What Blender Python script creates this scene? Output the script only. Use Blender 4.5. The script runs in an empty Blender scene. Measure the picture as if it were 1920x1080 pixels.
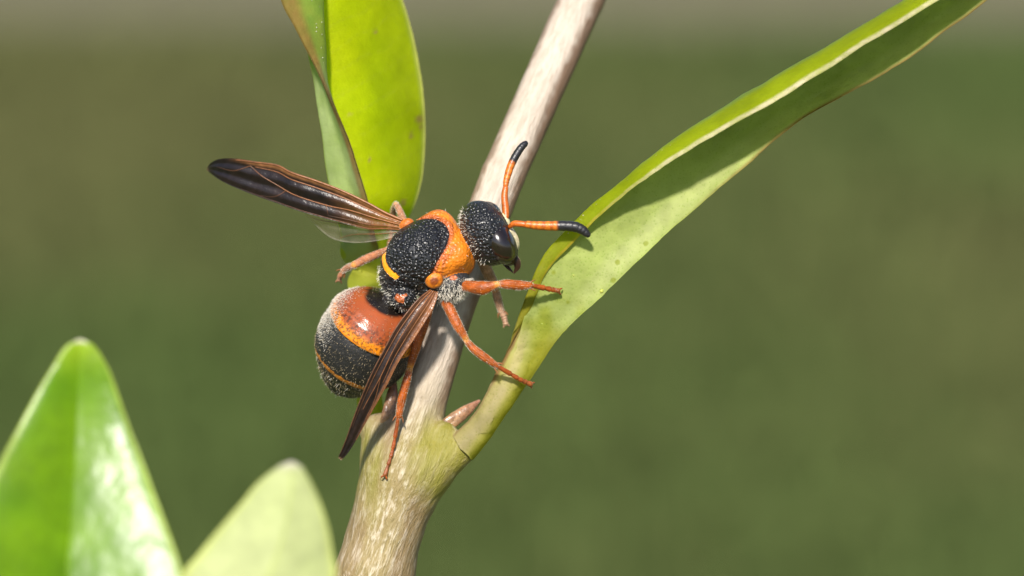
import bpy, math, random
import numpy as np
from mathutils import Matrix, Vector, noise as mnoise
random.seed(7)
rng = np.random.default_rng(7)

# ------------------------------------------------------------------ camera
K = 6.0 / 1920.0            # size of one photo pixel at the focal plane (1 unit = 1 cm)
D = 25.0                    # lens to focal plane
PITCH = math.radians(15)
H = 45.0                    # height of the wasp above the ground
CP, SP = math.cos(PITCH), math.sin(PITCH)
RIGHT = np.array([1.0, 0, 0]); UP = np.array([0, SP, CP]); TOW = np.array([0, -CP, SP])
FOC = np.array([0, 0, H])
CAM = FOC + TOW * D
sc = bpy.context.scene
col = sc.collection
cam_d = bpy.data.cameras.new("camera"); cam = bpy.data.objects.new("camera", cam_d); col.objects.link(cam)
cam.location = CAM; cam.rotation_euler = (math.radians(90) - PITCH, 0, 0)
cam_d.sensor_width = 36; cam_d.lens = 36 * D / 6.0
cam_d.clip_start = 0.1; cam_d.clip_end = 30000
cam_d.dof.use_dof = True; cam_d.dof.focus_distance = D - 0.06
APERTURE = 0.50
cam_d.dof.aperture_fstop = cam_d.lens * 1e-3 / APERTURE
cam_d.dof.aperture_blades = 0
sc.camera = cam

# ------------------------------------------------------------------ light
S_CAM = np.array([-0.13, 0.52, 0.84]); S_CAM /= np.linalg.norm(S_CAM)
S_W = RIGHT * S_CAM[0] + UP * S_CAM[1] + TOW * S_CAM[2]
world = bpy.data.worlds.new("World"); sc.world = world; world.use_nodes = True
wn = world.node_tree; wn.nodes.clear()
sky = wn.nodes.new("ShaderNodeTexSky"); sky.sky_type = 'NISHITA'; sky.sun_disc = False
sky.sun_elevation = math.asin(S_W[2]); sky.sun_rotation = math.atan2(S_W[0], S_W[1])
bg = wn.nodes.new("ShaderNodeBackground"); bg.inputs[1].default_value = 0.08
wo = wn.nodes.new("ShaderNodeOutputWorld")
wn.links.new(sky.outputs[0], bg.inputs[0]); wn.links.new(bg.outputs[0], wo.inputs[0])
sun_d = bpy.data.lights.new("sun", 'SUN'); sun_d.energy = 4.2; sun_d.angle = math.radians(5); sun_d.color = (1.0, 0.95, 0.87)
sun = bpy.data.objects.new("sun", sun_d); col.objects.link(sun)
sun.rotation_euler = Vector(S_W).to_track_quat('Z', 'Y').to_euler(); sun.location = (-20, -20, 90)
sc.view_settings.view_transform = 'Standard'; sc.view_settings.look = 'None'
sc.view_settings.gamma = 1; sc.view_settings.use_curve_mapping = False
sc.view_settings.exposure = 0.85
sc.cycles.max_bounces = 14; sc.cycles.diffuse_bounces = 6; sc.cycles.transmission_bounces = 10; sc.cycles.transparent_max_bounces = 16

# ------------------------------------------------------------------ helpers
def A(p): return np.asarray(p, dtype=np.float64)

def Q(p):
    """points (photo x, photo y, depth towards the lens, all in pixels) -> world, true perspective"""
    p = A(p); x, y, z = p[..., 0], p[..., 1], p[..., 2]
    s = (D - z * K) / D
    return (FOC + ((x - 960) * K * s)[..., None] * RIGHT + ((540 - y) * K * s)[..., None] * UP + (z * K)[..., None] * TOW)

def O(p):
    """parallel version, for the insect's rigid body"""
    p = A(p); x, y, z = p[..., 0], p[..., 1], p[..., 2]
    return (FOC + ((x - 960) * K)[..., None] * RIGHT + ((540 - y) * K)[..., None] * UP + (z * K)[..., None] * TOW)

def cat(P, n):
    """Catmull-Rom through the rows of P, n samples, uniform parameter"""
    P = A(P); m = len(P)
    if m == 2:
        t = np.linspace(0, 1, n).reshape((-1,) + (1,) * (P.ndim - 1)); return P[0] * (1 - t) + P[1] * t
    E = np.concatenate([2 * P[:1] - P[1:2], P, 2 * P[-1:] - P[-2:-1]])
    t = np.linspace(0, m - 1, n); i = np.minimum(t.astype(int), m - 2)
    f = (t - i).reshape((-1,) + (1,) * (P.ndim - 1))
    a, b, c, d = E[i], E[i + 1], E[i + 2], E[i + 3]
    return 0.5 * (2 * b + (c - a) * f + (2 * a - 5 * b + 4 * c - d) * f ** 2 + (3 * b - a - 3 * c + d) * f ** 3)

ROOT = {}
def empty(name, loc, label, category, group=None):
    o = bpy.data.objects.new(name, None); col.objects.link(o); o.location = loc; o.empty_display_size = 0.2
    o['label'] = label; o['category'] = category
    if group: o['group'] = group
    return o

def org(o):
    v = np.zeros(3)
    while o is not None:
        v = v + A(o.location); o = o.parent
    return v

def mesh_obj(name, verts, faces, mat, parent=None, attrs=None, smooth=True, label=None):
    """verts in world coordinates; attrs = {name: (N,) float | (N,3) colour/vector}"""
    verts = A(verts)
    if parent is not None: verts = verts - org(parent)
    me = bpy.data.meshes.new(name)
    me.from_pydata(verts.tolist() if len(verts) < 3000 else [], [], [list(map(int, f)) for f in faces] if len(verts) < 3000 else [])
    if len(verts) >= 3000:
        F = faces if isinstance(faces, np.ndarray) else None
        if F is None:
            me.from_pydata(verts.tolist(), [], [list(map(int, f)) for f in faces])
        else:
            n, w = F.shape
            me.vertices.add(len(verts)); me.vertices.foreach_set('co', verts.astype(np.float32).ravel())
            me.loops.add(n * w); me.loops.foreach_set('vertex_index', F.astype(np.int32).ravel())
            me.polygons.add(n); me.polygons.foreach_set('loop_start', np.arange(0, n * w, w, dtype=np.int32))
            me.polygons.foreach_set('loop_total', np.full(n, w, dtype=np.int32))
            me.update(calc_edges=True)
    for k, v in (attrs or {}).items():
        v = A(v)
        if v.ndim == 1:
            at = me.attributes.new(k, 'FLOAT', 'POINT'); at.data.foreach_set('value', v.astype(np.float32))
        else:
            at = me.attributes.new(k, 'FLOAT_VECTOR', 'POINT'); at.data.foreach_set('vector', v.astype(np.float32).ravel())
    me.validate()
    if smooth: me.polygons.foreach_set('use_smooth', [True] * len(me.polygons))
    me.materials.append(mat)
    o = bpy.data.objects.new(name, me); col.objects.link(o)
    if parent is not None: o.parent = parent
    if label: o['label'] = label
    return o

def tube(path, radii, nseg=12, n=40, flat=1.0, proj=Q, interp=True):
    """tapered tube through px points; returns verts(world), faces, t along 0..1"""
    path = A(path); r = A(radii)
    if interp:
        P = cat(path, n); R = np.interp(np.linspace(0, len(r) - 1, n), np.arange(len(r)), r)
    else: P, R = path, r; n = len(P)
    W = proj(P); R = R * K
    T = np.gradient(W, axis=0); T /= np.linalg.norm(T, axis=1)[:, None]
    ref = TOW
    B = np.cross(T, ref); B /= np.linalg.norm(B, axis=1)[:, None]; N = np.cross(B, T)
    a = np.linspace(0, 2 * np.pi, nseg, endpoint=False)
    V = W[:, None] + R[:, None, None] * (np.cos(a)[None, :, None] * B[:, None] + flat * np.sin(a)[None, :, None] * N[:, None])
    # rounded caps
    def cap(c, dirv, ring, rad):
        out = []
        for q in (0.75, 0.45): out.append(c + (ring - c) * math.sqrt(1 - (1 - q) ** 2) if False else c + dirv * rad * math.sqrt(1 - q * q) + (ring - c) * q)
        return out
    c1 = cap(W[-1], T[-1], V[-1], R[-1]); c0 = cap(W[0], -T[0], V[0], R[0])
    rings = [c0[1], c0[0]] + list(V) + c1
    verts = np.concatenate([np.array(rings).reshape(-1, 3), [W[0] - T[0] * R[0], W[-1] + T[-1] * R[-1]]])
    m = len(rings); F = []
    for i in range(m - 1):
        for j in range(nseg):
            k = (j + 1) % nseg
            F.append((i * nseg + j, (i + 1) * nseg + j, (i + 1) * nseg + k, i * nseg + k))
    e0, e1 = m * nseg, m * nseg + 1
    for j in range(nseg):
        k = (j + 1) % nseg
        F.append((e0, j, k)); F.append((e1, (m - 1) * nseg + k, (m - 1) * nseg + j))
    t = np.concatenate([np.repeat(np.concatenate([[0, 0], np.linspace(0, 1, n), [1, 1]]), nseg), [0, 1]])
    return verts, F, t

def join(parts):
    V, F, T, b = [], [], [], 0
    for v, f, t in parts:
        V.append(v); T.append(t); F += [tuple(i + b for i in q) for q in f]; b += len(v)
    return np.concatenate(V), F, np.concatenate(T)

def smoothstep(a, b, x):
    t = np.clip((x - a) / (b - a), 0, 1); return t * t * (3 - 2 * t)

def vnoise(P, scale, seed=0):
    """cheap smooth value noise on (N,3)"""
    p = A(P) * scale + seed * 17.31
    i = np.floor(p).astype(np.int64); f = p - i; f = f * f * (3 - 2 * f)
    def h(ix, iy, iz):
        n = (ix * 374761393 + iy * 668265263 + iz * 2147483647 + seed * 974711) & 0x7fffffff
        n = ((n ^ (n >> 13)) * 1274126177) & 0x7fffffff
        return ((n ^ (n >> 16)) & 0xffff) / 65535.0
    r = 0
    for dx in (0, 1):
        for dy in (0, 1):
            for dz in (0, 1):
                w = (f[:, 0] if dx else 1 - f[:, 0]) * (f[:, 1] if dy else 1 - f[:, 1]) * (f[:, 2] if dz else 1 - f[:, 2])
                r = r + w * h(i[:, 0] + dx, i[:, 1] + dy, i[:, 2] + dz)
    return r

# ---- implicit surfaces (pixel space: x right, y down, z towards the lens)
class Field:
    def __init__(s, lo, hi, h):
        s.lo, s.h = A(lo), h
        s.n = np.ceil((A(hi) - s.lo) / h).astype(int) + 1
        ax = [(s.lo[i] + np.arange(s.n[i]) * h).astype(np.float32) for i in range(3)]
        s.X, s.Y, s.Z = ax[0][:, None, None], ax[1][None, :, None], ax[2][None, None, :]

def ellipsoid(X, Y, Z, c, axes, semi):
    """axes 3 rows (unit), semi 3"""
    dx, dy, dz = X - c[0], Y - c[1], Z - c[2]
    k0 = 0; k1 = 0
    for a, s in zip(axes, semi):
        q = (dx * a[0] + dy * a[1] + dz * a[2]) / s
        k0 = k0 + q * q; k1 = k1 + (q / s) ** 2
    k0 = np.sqrt(k0); k1 = np.sqrt(k1) + 1e-9
    return k0 * (k0 - 1) / k1

def rbox(X, Y, Z, c, axes, half, rad):
    dx, dy, dz = X - c[0], Y - c[1], Z - c[2]
    out = 0; mx = -1e9
    for a, s in zip(axes, half):
        q = np.abs(dx * a[0] + dy * a[1] + dz * a[2]) - (s - rad)
        out = out + np.maximum(q, 0) ** 2; mx = np.maximum(mx, q)
    return np.sqrt(out) + np.minimum(mx, 0) - rad

def capsule(X, Y, Z, a, b, ra, rb):
    a, b = A(a), A(b); ab = b - a; L = ab @ ab
    t = ((X - a[0]) * ab[0] + (Y - a[1]) * ab[1] + (Z - a[2]) * ab[2]) / L
    t = np.clip(t, 0, 1)
    d = np.sqrt((X - a[0] - t * ab[0]) ** 2 + (Y - a[1] - t * ab[1]) ** 2 + (Z - a[2] - t * ab[2]) ** 2)
    return d - (ra + (rb - ra) * t)

def revolve(X, Y, Z, base, axis, ts, rs):
    dx, dy, dz = X - base[0], Y - base[1], Z - base[2]
    t = dx * axis[0] + dy * axis[1] + dz * axis[2]
    rho = np.sqrt(np.maximum(dx * dx + dy * dy + dz * dz - t * t, 0))
    r = np.interp(t, ts, rs).astype(np.float32)
    over = np.maximum(ts[0] - t, t - ts[-1])
    return np.maximum((rho - r) * 0.75, over)

def smin(a, b, k):
    h = np.clip(0.5 + 0.5 * (b - a) / k, 0, 1)
    return b + (a - b) * h - k * h * (1 - h)

def surface_nets(Fv, lo, h):
    ins = Fv < 0
    nx, ny, nz = (d - 1 for d in Fv.shape)
    cnt = np.zeros((nx, ny, nz), np.int8)
    for dx in (0, 1):
        for dy in (0, 1):
            for dz in (0, 1): cnt += ins[dx:dx + nx, dy:dy + ny, dz:dz + nz]
    I, J, L = np.nonzero((cnt > 0) & (cnt < 8))
    idx = np.full((nx, ny, nz), -1, np.int64); idx[I, J, L] = np.arange(len(I))
    acc = np.zeros((len(I), 3)); num = np.zeros(len(I))
    cs = [(a, b, c) for a in (0, 1) for b in (0, 1) for c in (0, 1)]
    val = {c: Fv[I + c[0], J + c[1], L + c[2]].astype(np.float64) for c in cs}
    for c in cs:
        for ax in range(3):
            if c[ax] == 0:
                e = list(c); e[ax] = 1; e = tuple(e)
                v0, v1 = val[c], val[e]; m = (v0 < 0) != (v1 < 0)
                t = np.where(m, v0 / np.where(m, v0 - v1, 1), 0)
                p = np.tile(A(c), (len(I), 1)); p[:, ax] = t
                acc += p * m[:, None]; num += m
    V = (np.stack([I, J, L], 1) + acc / num[:, None]) * h + lo
    Fs = []
    def quads(ax):
        a = [slice(None)] * 3; b = [slice(None)] * 3
        a[ax] = slice(0, -1); b[ax] = slice(1, None)
        m = ins[tuple(a)] != ins[tuple(b)]
        P = np.stack(np.nonzero(m), 1); inside = ins[tuple(P.T)]
        o1, o2 = (ax + 1) % 3, (ax + 2) % 3
        ok = (P[:, o1] > 0) & (P[:, o2] > 0) & (P[:, o1] < idx.shape[o1]) & (P[:, o2] < idx.shape[o2])
        P, inside = P[ok], inside[ok]
        def g(s1, s2):
            R = P.copy(); R[:, o1] -= s1; R[:, o2] -= s2; return idx[R[:, 0], R[:, 1], R[:, 2]]
        q = np.stack([g(0, 0), g(1, 0), g(1, 1), g(0, 1)], 1)
        q[~inside] = q[~inside][:, ::-1]
        return q
    Fq = np.concatenate([quads(0), quads(1), quads(2)])
    Fq = Fq[(Fq >= 0).all(1)]
    # the pixel frame is left handed (y down): one flip to face outwards
    return V, Fq[:, ::-1].copy()

def vert_normals(V, Fq):
    n = np.cross(V[Fq[:, 1]] - V[Fq[:, 0]], V[Fq[:, 2]] - V[Fq[:, 0]])
    N = np.zeros_like(V)
    for k in range(Fq.shape[1]): np.add.at(N, Fq[:, k], n)
    return N / (np.linalg.norm(N, axis=1)[:, None] + 1e-12)

# ------------------------------------------------------------------ materials
def new_mat(name):
    m = bpy.data.materials.new(name); m.use_nodes = True; nt = m.node_tree; nt.nodes.clear()
    return m, nt, nt.nodes, nt.links

class NB:
    """tiny node builder"""
    def __init__(s, name): s.m, s.nt, s.N, s.L = new_mat(name)
    def node(s, t, **kw):
        n = s.N.new(t)
        for k, v in kw.items(): setattr(n, k, v)
        return n
    def put(s, sock, v):
        if hasattr(v, 'is_output'): s.L.new(v, sock)
        elif v is not None:
            if isinstance(v, (tuple, list)) and len(v) == 3 and sock.type == 'RGBA': v = (*v, 1)
            sock.default_value = v
    def attr(s, name, out='Fac'): n = s.node('ShaderNodeAttribute', attribute_name=name); return n.outputs[out]
    def coord(s, out='Object'): return s.node('ShaderNodeTexCoord').outputs[out]
    def noise(s, vec, scale, detail=3, rough=0.55, out='Fac', dist=0.0):
        n = s.node('ShaderNodeTexNoise'); s.put(n.inputs['Vector'], vec); n.inputs['Scale'].default_value = scale
        n.inputs['Detail'].default_value = detail; n.inputs['Roughness'].default_value = rough; n.inputs['Distortion'].default_value = dist
        return n.outputs[out]
    def voro(s, vec, scale, feature='F1', rnd=1.0, out='Distance'):
        n = s.node('ShaderNodeTexVoronoi', feature=feature); s.put(n.inputs['Vector'], vec); n.inputs['Scale'].default_value = scale
        n.inputs['Randomness'].default_value = rnd; return n.outputs[out]
    def ramp(s, fac, stops, interp='LINEAR'):
        n = s.node('ShaderNodeValToRGB'); s.put(n.inputs[0], fac); r = n.color_ramp; r.interpolation = interp
        while len(r.elements) < len(stops): r.elements.new(0.5)
        for e, (p, c) in zip(r.elements, stops):
            e.position = p; e.color = (*c, 1) if isinstance(c, (tuple, list)) else (c, c, c, 1)
        return n.outputs[0]
    def mix(s, fac, a, b, mode='MIX'):
        n = s.node('ShaderNodeMix', data_type='RGBA', blend_type=mode)
        s.put(n.inputs[0], fac); s.put(n.inputs[6], a); s.put(n.inputs[7], b); return n.outputs[2]
    def math(s, op, a, b=None, c=None, clamp=False):
        n = s.node('ShaderNodeMath', operation=op, use_clamp=clamp); s.put(n.inputs[0], a)
        if b is not None: s.put(n.inputs[1], b)
        if c is not None: s.put(n.inputs[2], c)
        return n.outputs[0]
    def bump(s, height, strength=1.0, dist=0.01, normal=None):
        n = s.node('ShaderNodeBump'); s.put(n.inputs['Height'], height); s.put(n.inputs['Strength'], strength)
        n.inputs['Distance'].default_value = dist
        if normal is not None: s.put(n.inputs['Normal'], normal)
        return n.outputs[0]
    def scalevec(s, vec, sc_):
        n = s.node('ShaderNodeMapping'); s.put(n.inputs['Vector'], vec); n.inputs['Scale'].default_value = sc_; return n.outputs[0]
    def princ(s, color, rough=0.5, spec=0.5, normal=None, coat=0.0, coat_rough=0.2, **kw):
        n = s.node('ShaderNodeBsdfPrincipled'); s.put(n.inputs['Base Color'], color); s.put(n.inputs['Roughness'], rough)
        s.put(n.inputs['Specular IOR Level'], spec)
        if normal is not None: s.put(n.inputs['Normal'], normal); s.put(n.inputs['Coat Normal'], normal)
        s.put(n.inputs['Coat Weight'], coat); s.put(n.inputs['Coat Roughness'], coat_rough)
        for k, v in kw.items(): s.put(n.inputs[k.replace('_', ' ')], v)
        return n.outputs[0]
    def out(s, sh): o = s.node('ShaderNodeOutputMaterial'); s.L.new(sh, o.inputs[0]); return s.m
    def mixsh(s, fac, a, b):
        n = s.node('ShaderNodeMixShader'); s.put(n.inputs[0], fac); s.L.new(a, n.inputs[1]); s.L.new(b, n.inputs[2]); return n.outputs[0]

def mat_body():
    b = NB("wasp_cuticle"); co = b.coord()
    c = b.attr('col', 'Color'); pit = b.attr('pit'); rg = b.attr('rgh')
    n1 = b.noise(co, 9, 4); n2 = b.noise(co, 60, 3)
    colr = b.mix(b.math('MULTIPLY', b.attr('spk'), b.ramp(n2, [(0.45, 0.0), (0.6, 1.0)])), c, (0.035, 0.02, 0.012))
    colr = b.mix(0.3, colr, b.mix(1.0, colr, b.ramp(n1, [(0.3, 0.55), (0.7, 1.25)]), 'MULTIPLY'))
    warp = b.node('ShaderNodeVectorMath', operation='MULTIPLY_ADD')
    b.put(warp.inputs[0], b.noise(co, 40, 2, out='Color')); warp.inputs[1].default_value = (.010,) * 3; b.put(warp.inputs[2], co)
    v = b.voro(warp.outputs[0], 50, rnd=0.7)
    pitted = b.ramp(v, [(0.0, 0.0), (0.35, 0.35), (0.62, 1.0)])
    h = b.math('ADD', b.math('MULTIPLY', pitted, pit), b.math('MULTIPLY', b.noise(co, 120, 2), 0.12))
    nrm = b.bump(h, 0.9, 0.011)
    return b.out(b.princ(colr, rg, 0.5, nrm))

def mat_attr(name, rough=0.35, spec=0.5, bump_scale=90, bump_d=0.004, coat=0.0, sss=0.0, sheen=0.0):
    b = NB(name); co = b.coord(); c = b.attr('col', 'Color')
    n1 = b.noise(co, 30, 4)
    colr = b.mix(1.0, c, b.ramp(n1, [(0.3, 0.62), (0.7, 1.25)]), 'MULTIPLY')
    nrm = b.bump(b.noise(co, bump_scale, 3), 0.6, bump_d)
    kw = dict(Sheen_Weight=sheen, Sheen_Roughness=0.35, Sheen_Tint=(1.0, 0.72, 0.42, 1)) if sheen else {}
    n3 = b.noise(co, 95, 3); colr = b.mix(b.ramp(n3, [(0.52, 0.0), (0.68, 0.6)]), colr, b.mix(1.0, colr, (0.35, 0.3, 0.3), 'MULTIPLY'))
    if sss: kw = dict(Subsurface_Weight=sss, Subsurface_Radius=(0.05, 0.02, 0.01), Subsurface_Scale=1.0)
    return b.out(b.princ(colr, rough, spec, nrm, coat, 0.15, **kw))

def mat_eye():
    b = NB("compound_eye"); co = b.coord()
    v = b.voro(co, 230, rnd=0.35)
    c = b.mix(b.noise(co, 6, 2), (0.004, 0.003, 0.003), (0.014, 0.007, 0.005))
    return b.out(b.princ(c, 0.21, 0.9, None, 0.0, 0.3))

def mat_hair(name, c, tr=0.3):
    b = NB(name); d = b.node('ShaderNodeBsdfDiffuse'); b.put(d.inputs[0], c)
    t = b.node('ShaderNodeBsdfTranslucent'); b.put(t.inputs[0], c)
    return b.out(b.mixsh(tr, d.outputs[0], t.outputs[0]))

def mat_wing():
    b = NB("wing_membrane"); co = b.coord(); c = b.attr('col', 'Color'); al = b.attr('alp')
    n = b.noise(co, 26, 4)
    colr = b.mix(1.0, c, b.ramp(n, [(0.3, 0.6), (0.7, 1.35)]), 'MULTIPLY')
    nrm = b.bump(b.math('ADD', b.noise(co, 14, 3), b.math('MULTIPLY', b.noise(co, 110, 2), 0.25)), 0.5, 0.012)
    p = b.princ(colr, 0.3, 0.5, nrm, Thin_Film_Thickness=280.0, Thin_Film_IOR=1.5)
    tl = b.node('ShaderNodeBsdfTranslucent'); b.put(tl.inputs[0], colr)
    p = b.mixsh(0.22, p, tl.outputs[0])
    tr = b.node('ShaderNodeBsdfTransparent'); b.put(tr.inputs[0], (1, 0.97, 0.92))
    return b.out(b.mixsh(al, tr.outputs[0], p))

def mat_leaf(name, kind):
    """u across, v along, side 0/1; colours differ on the two faces"""
    b = NB(name); co = b.coord(); u = b.attr('u'); v = b.attr('v'); side = b.attr('side')
    c = b.attr('col', 'Color')
    n = b.noise(co, 3.2, 4); nf = b.noise(co, 16, 4)
    colr = b.mix(1.0, c, b.ramp(n, [(0.3, 0.80), (0.7, 1.14)]), 'MULTIPLY')
    vor = b.voro(co, 56, rnd=1.0)
    colr = b.mix(b.math('MULTIPLY', b.ramp(vor, [(0.05, 1.0), (0.32, 0.0)]), kind.get('pore', 0.25)), colr, b.mix(1.0, colr, (0.45, 0.6, 0.25), 'MULTIPLY'))
    gl = b.voro(co, 8.5, rnd=1.0)
    colr = b.mix(b.math('MULTIPLY', b.math('MULTIPLY', b.ramp(gl, [(0.10, 1.0), (0.17, 0.0)]), b.attr('gland')), 0.75), colr, (0.30, 0.33, 0.03))
    colr = b.mix(1.0, colr, b.ramp(nf, [(0.3, 0.90), (0.7, 1.08)]), 'MULTIPLY')
    hgt = b.math('ADD', b.math('MULTIPLY', b.noise(co, 7, 3), kind.get('wave', 0.6)), b.math('MULTIPLY', vor, 0.12))
    nrm = b.bump(hgt, kind.get('bump', 0.35), 0.03)
    p = b.princ(colr, kind.get('rough', 0.4), kind.get('spec', 0.5), nrm, kind.get('coat', 0.0), kind.get('coat_rough', 0.22))
    t = b.node('ShaderNodeBsdfTranslucent'); b.put(t.inputs[0], b.attr('tcol', 'Color')); b.put(t.inputs['Normal'], nrm)
    return b.out(b.mixsh(kind.get('trans', 0.5), p, t.outputs[0]))

def mat_stem():
    b = NB("bark"); sv = b.attr('sc', 'Vector'); co = b.coord()
    node = b.attr('grn')      # how green / corky the bark is
    n_str = b.noise(sv, 40, 5, 0.7); n_str2 = b.noise(sv, 95, 4, 0.65); n_pat = b.noise(co, 3.0, 4)
    up = b.mix(n_pat, (0.40, 0.325, 0.26), (0.58, 0.50, 0.42))
    up = b.mix(b.ramp(n_str, [(0.40, 0.0), (0.64, 0.5)]), up, (0.25, 0.18, 0.12))
    low = b.mix(n_pat, (0.22, 0.16, 0.066), (0.32, 0.235, 0.12))
    low = b.mix(b.ramp(n_str, [(0.48, 0.0), (0.62, 0.75)]), low, (0.62, 0.54, 0.44))
    low = b.mix(b.ramp(n_str2, [(0.52, 0.0), (0.64, 0.8)]), low, (0.15, 0.105, 0.04))
    c = b.mix(b.attr('low'), up, low)
    grn = b.mix(n_str, (0.13, 0.125, 0.012), (0.28, 0.24, 0.04))
    c = b.mix(b.math('MULTIPLY', node, b.ramp(b.noise(sv, 14, 4), [(0.42, 1.0), (0.68, 0.5)])), c, grn)
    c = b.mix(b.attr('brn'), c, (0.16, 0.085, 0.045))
    h = b.math('ADD', n_str, b.math('MULTIPLY', n_str2, 0.5))
    return b.out(b.princ(c, 0.5, 0.4, b.bump(h, 0.7, 0.02)))

M_BODY = mat_body(); M_EYE = mat_eye()
M_LEG = mat_attr("leg_cuticle", 0.42, 0.35, 75, 0.009, 0.0, 0.0, 0.35)
M_ANT = mat_attr("antenna_cuticle", 0.38, 0.5, 120, 0.003)
M_WING = mat_wing()
M_VEIN = mat_attr("wing_vein", 0.4, 0.5, 60, 0.003)
M_HAIR = mat_hair("pale_hair", (0.72, 0.67, 0.58)); M_HAIR_G = mat_hair("golden_hair", (0.40, 0.32, 0.20), 0.3)
M_STEM = mat_stem()
M_BUD = mat_attr("bud_scale", 0.3, 0.5, 40, 0.006, 0.0, 0.3)

# ------------------------------------------------------------------ setting
def mat_ground():
    b = NB("lawn_soil"); co = b.coord('Object')
    n = b.noise(co, 0.022, 4, 0.5); n2 = b.noise(co, 0.35, 4, 0.6)
    c = b.ramp(n, [(0.36, (0.102, 0.104, 0.040)), (0.50, (0.088, 0.104, 0.036)), (0.64, (0.078, 0.104, 0.034))])
    c = b.mix(1.0, c, b.ramp(n2, [(0.3, 0.92), (0.7, 1.08)]), 'MULTIPLY')
    return b.out(b.princ(c, 0.9, 0.15, b.bump(n2, 0.6, 0.6)))
def mat_path():
    b = NB("gravel_path"); co = b.coord('Object'); n = b.noise(co, 0.4, 4)
    c = b.ramp(n, [(0.3, (0.098, 0.090, 0.050)), (0.7, (0.116, 0.106, 0.062))])
    return b.out(b.princ(c, 0.9, 0.2, b.bump(n, 0.5, 0.5)))
def mat_grass():
    b = NB("grass_blades"); c = b.attr('col', 'Color')
    d = b.node('ShaderNodeBsdfDiffuse'); b.put(d.inputs[0], c); t = b.node('ShaderNodeBsdfTranslucent'); b.put(t.inputs[0], c)
    return b.out(b.mixsh(0.3, d.outputs[0], t.outputs[0]))

g = 6000.0; gn = 24
gx = np.linspace(-g, g, gn); GV = np.array([[x, y, 0.0] for y in gx for x in gx])
GF = [(j * gn + i, j * gn + i + 1, (j + 1) * gn + i + 1, (j + 1) * gn + i) for j in range(gn - 1) for i in range(gn - 1)]
o = mesh_obj("ground", GV, GF, mat_ground(), smooth=False); o['kind'] = 'structure'
PY0, PY1 = 224.0, 300.0
px_ = np.linspace(-900, 900, 60); e0 = PY0 + 2.0 * np.sin(px_ * 0.05) + px_ * 0.02; e1 = PY1 + 2.5 * np.sin(px_ * 0.04 + 1) + px_ * 0.02
PV = np.concatenate([np.stack([px_, e0, np.full(60, 0.02)], 1), np.stack([px_, e0 + 1.5, np.full(60, 0.35)], 1),
                     np.stack([px_, e1 - 1.5, np.full(60, 0.35)], 1), np.stack([px_, e1, np.full(60, 0.02)], 1)])
PF = [(r * 60 + i, r * 60 + i + 1, (r + 1) * 60 + i + 1, (r + 1) * 60 + i) for r in range(3) for i in range(59)]
o = mesh_obj("path", PV, PF, mat_path()); o['kind'] = 'structure'

def grass():
    n = 150000
    X = rng.uniform(-62, 62, n); Y = rng.uniform(96, 224, n)
    hgt = rng.uniform(0.7, 2.0, n); a = rng.uniform(0, 2 * np.pi, n); lean = rng.uniform(0.2, 0.9, n) * hgt
    w = rng.uniform(0.08, 0.15, n); d = np.stack([np.cos(a), np.sin(a), 0 * a], 1); s = np.stack([-np.sin(a), np.cos(a), 0 * a], 1)
    B = np.stack([X, Y, 0 * X], 1); z = np.array([0, 0, 1.0])
    v0 = B - s * w[:, None]; v1 = B + s * w[:, None]
    mid = B + d * (lean * 0.35)[:, None] + z * (hgt * 0.62)[:, None]
    v2 = mid + s * (w * 0.8)[:, None]; v3 = mid - s * (w * 0.8)[:, None]
    v4 = B + d * lean[:, None] + z * hgt[:, None]
    V = np.stack([v0, v1, v2, v3, v4], 1).reshape(-1, 3); i = np.arange(n)[:, None] * 5
    F3 = np.concatenate([i + [0, 1, 2], i + [0, 2, 3], i + [3, 2, 4]])
    dry = smoothstep(0.35, 0.7, vnoise(B, 0.035, 3) * 0.75 + rng.uniform(0, 0.25, n) + smoothstep(-5, -50, X) * 0.08)
    c = (1 - dry)[:, None] * A([0.098, 0.138, 0.042]) + dry[:, None] * A([0.140, 0.145, 0.056])
    c *= rng.uniform(0.85, 1.15, n)[:, None]
    o = mesh_obj("grass", V, F3, mat_grass(), attrs={'col': np.repeat(c, 5, 0)}, smooth=False)
    o['kind'] = 'stuff'; o['label'] = 'short green and dry lawn grass far below'; o['category'] = 'grass'
grass()

# ------------------------------------------------------------------ the shrub: stem
BASE = Q([(700, 1300, -60)])[0]; BASE = np.array([BASE[0] - 1.2, BASE[1] + 1.5, 0.0])
shrub = empty("shrub", BASE, "upright shrub with grey-brown stem and glossy green leaves under the wasp", "shrub")

STEM_AX = A([(560, 1900, -120), (700, 1085, -75), (765, 850, -95), (806, 720, -120), (855, 560, -160), (945, 330, -240), (1012, 160, -310), (1090, 0, -370), (1150, -130, -420)])
def stem_field(X, Y, Z):
    F = None
    segs = [((620, 1350, -95), (700, 1085, -78), 84, 71), ((700, 1085, -78), (752, 880, -95), 70, 72), ((752, 880, -93), (795, 740, -108), 66, 46),
            ((795, 740, -103), (843, 590, -125), 46, 42), ((843, 590, -125), (943, 330, -200), 42, 41), ((943, 330, -200), (1090, 0, -340), 41, 42), ((1090, 0, -340), (1160, -158, -407), 42, 42)]
    for a, b, ra, rb in segs:
        d = capsule(X, Y, Z, a, b, ra, rb); F = d if F is None else smin(F, d, 26 if a[1] > 750 else 3)
    # node shoulder on the right with the leaf-stalk socket, bud cushion on the left
    F = smin(F, capsule(X, Y, Z, (775, 905, -80), (862, 842, -62), 52, 31), 40)
    F = smin(F, capsule(X, Y, Z, (745, 880, -95), (704, 806, -112), 48, 30), 34)
    F = smin(F, ellipsoid(X, Y, Z, (832, 812, -68), np.eye(3), (26, 22, 22)), 16)
    return F
fl = Field((560, -70, -490), (960 + 290, 1290, 25), 4.6)
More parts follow.
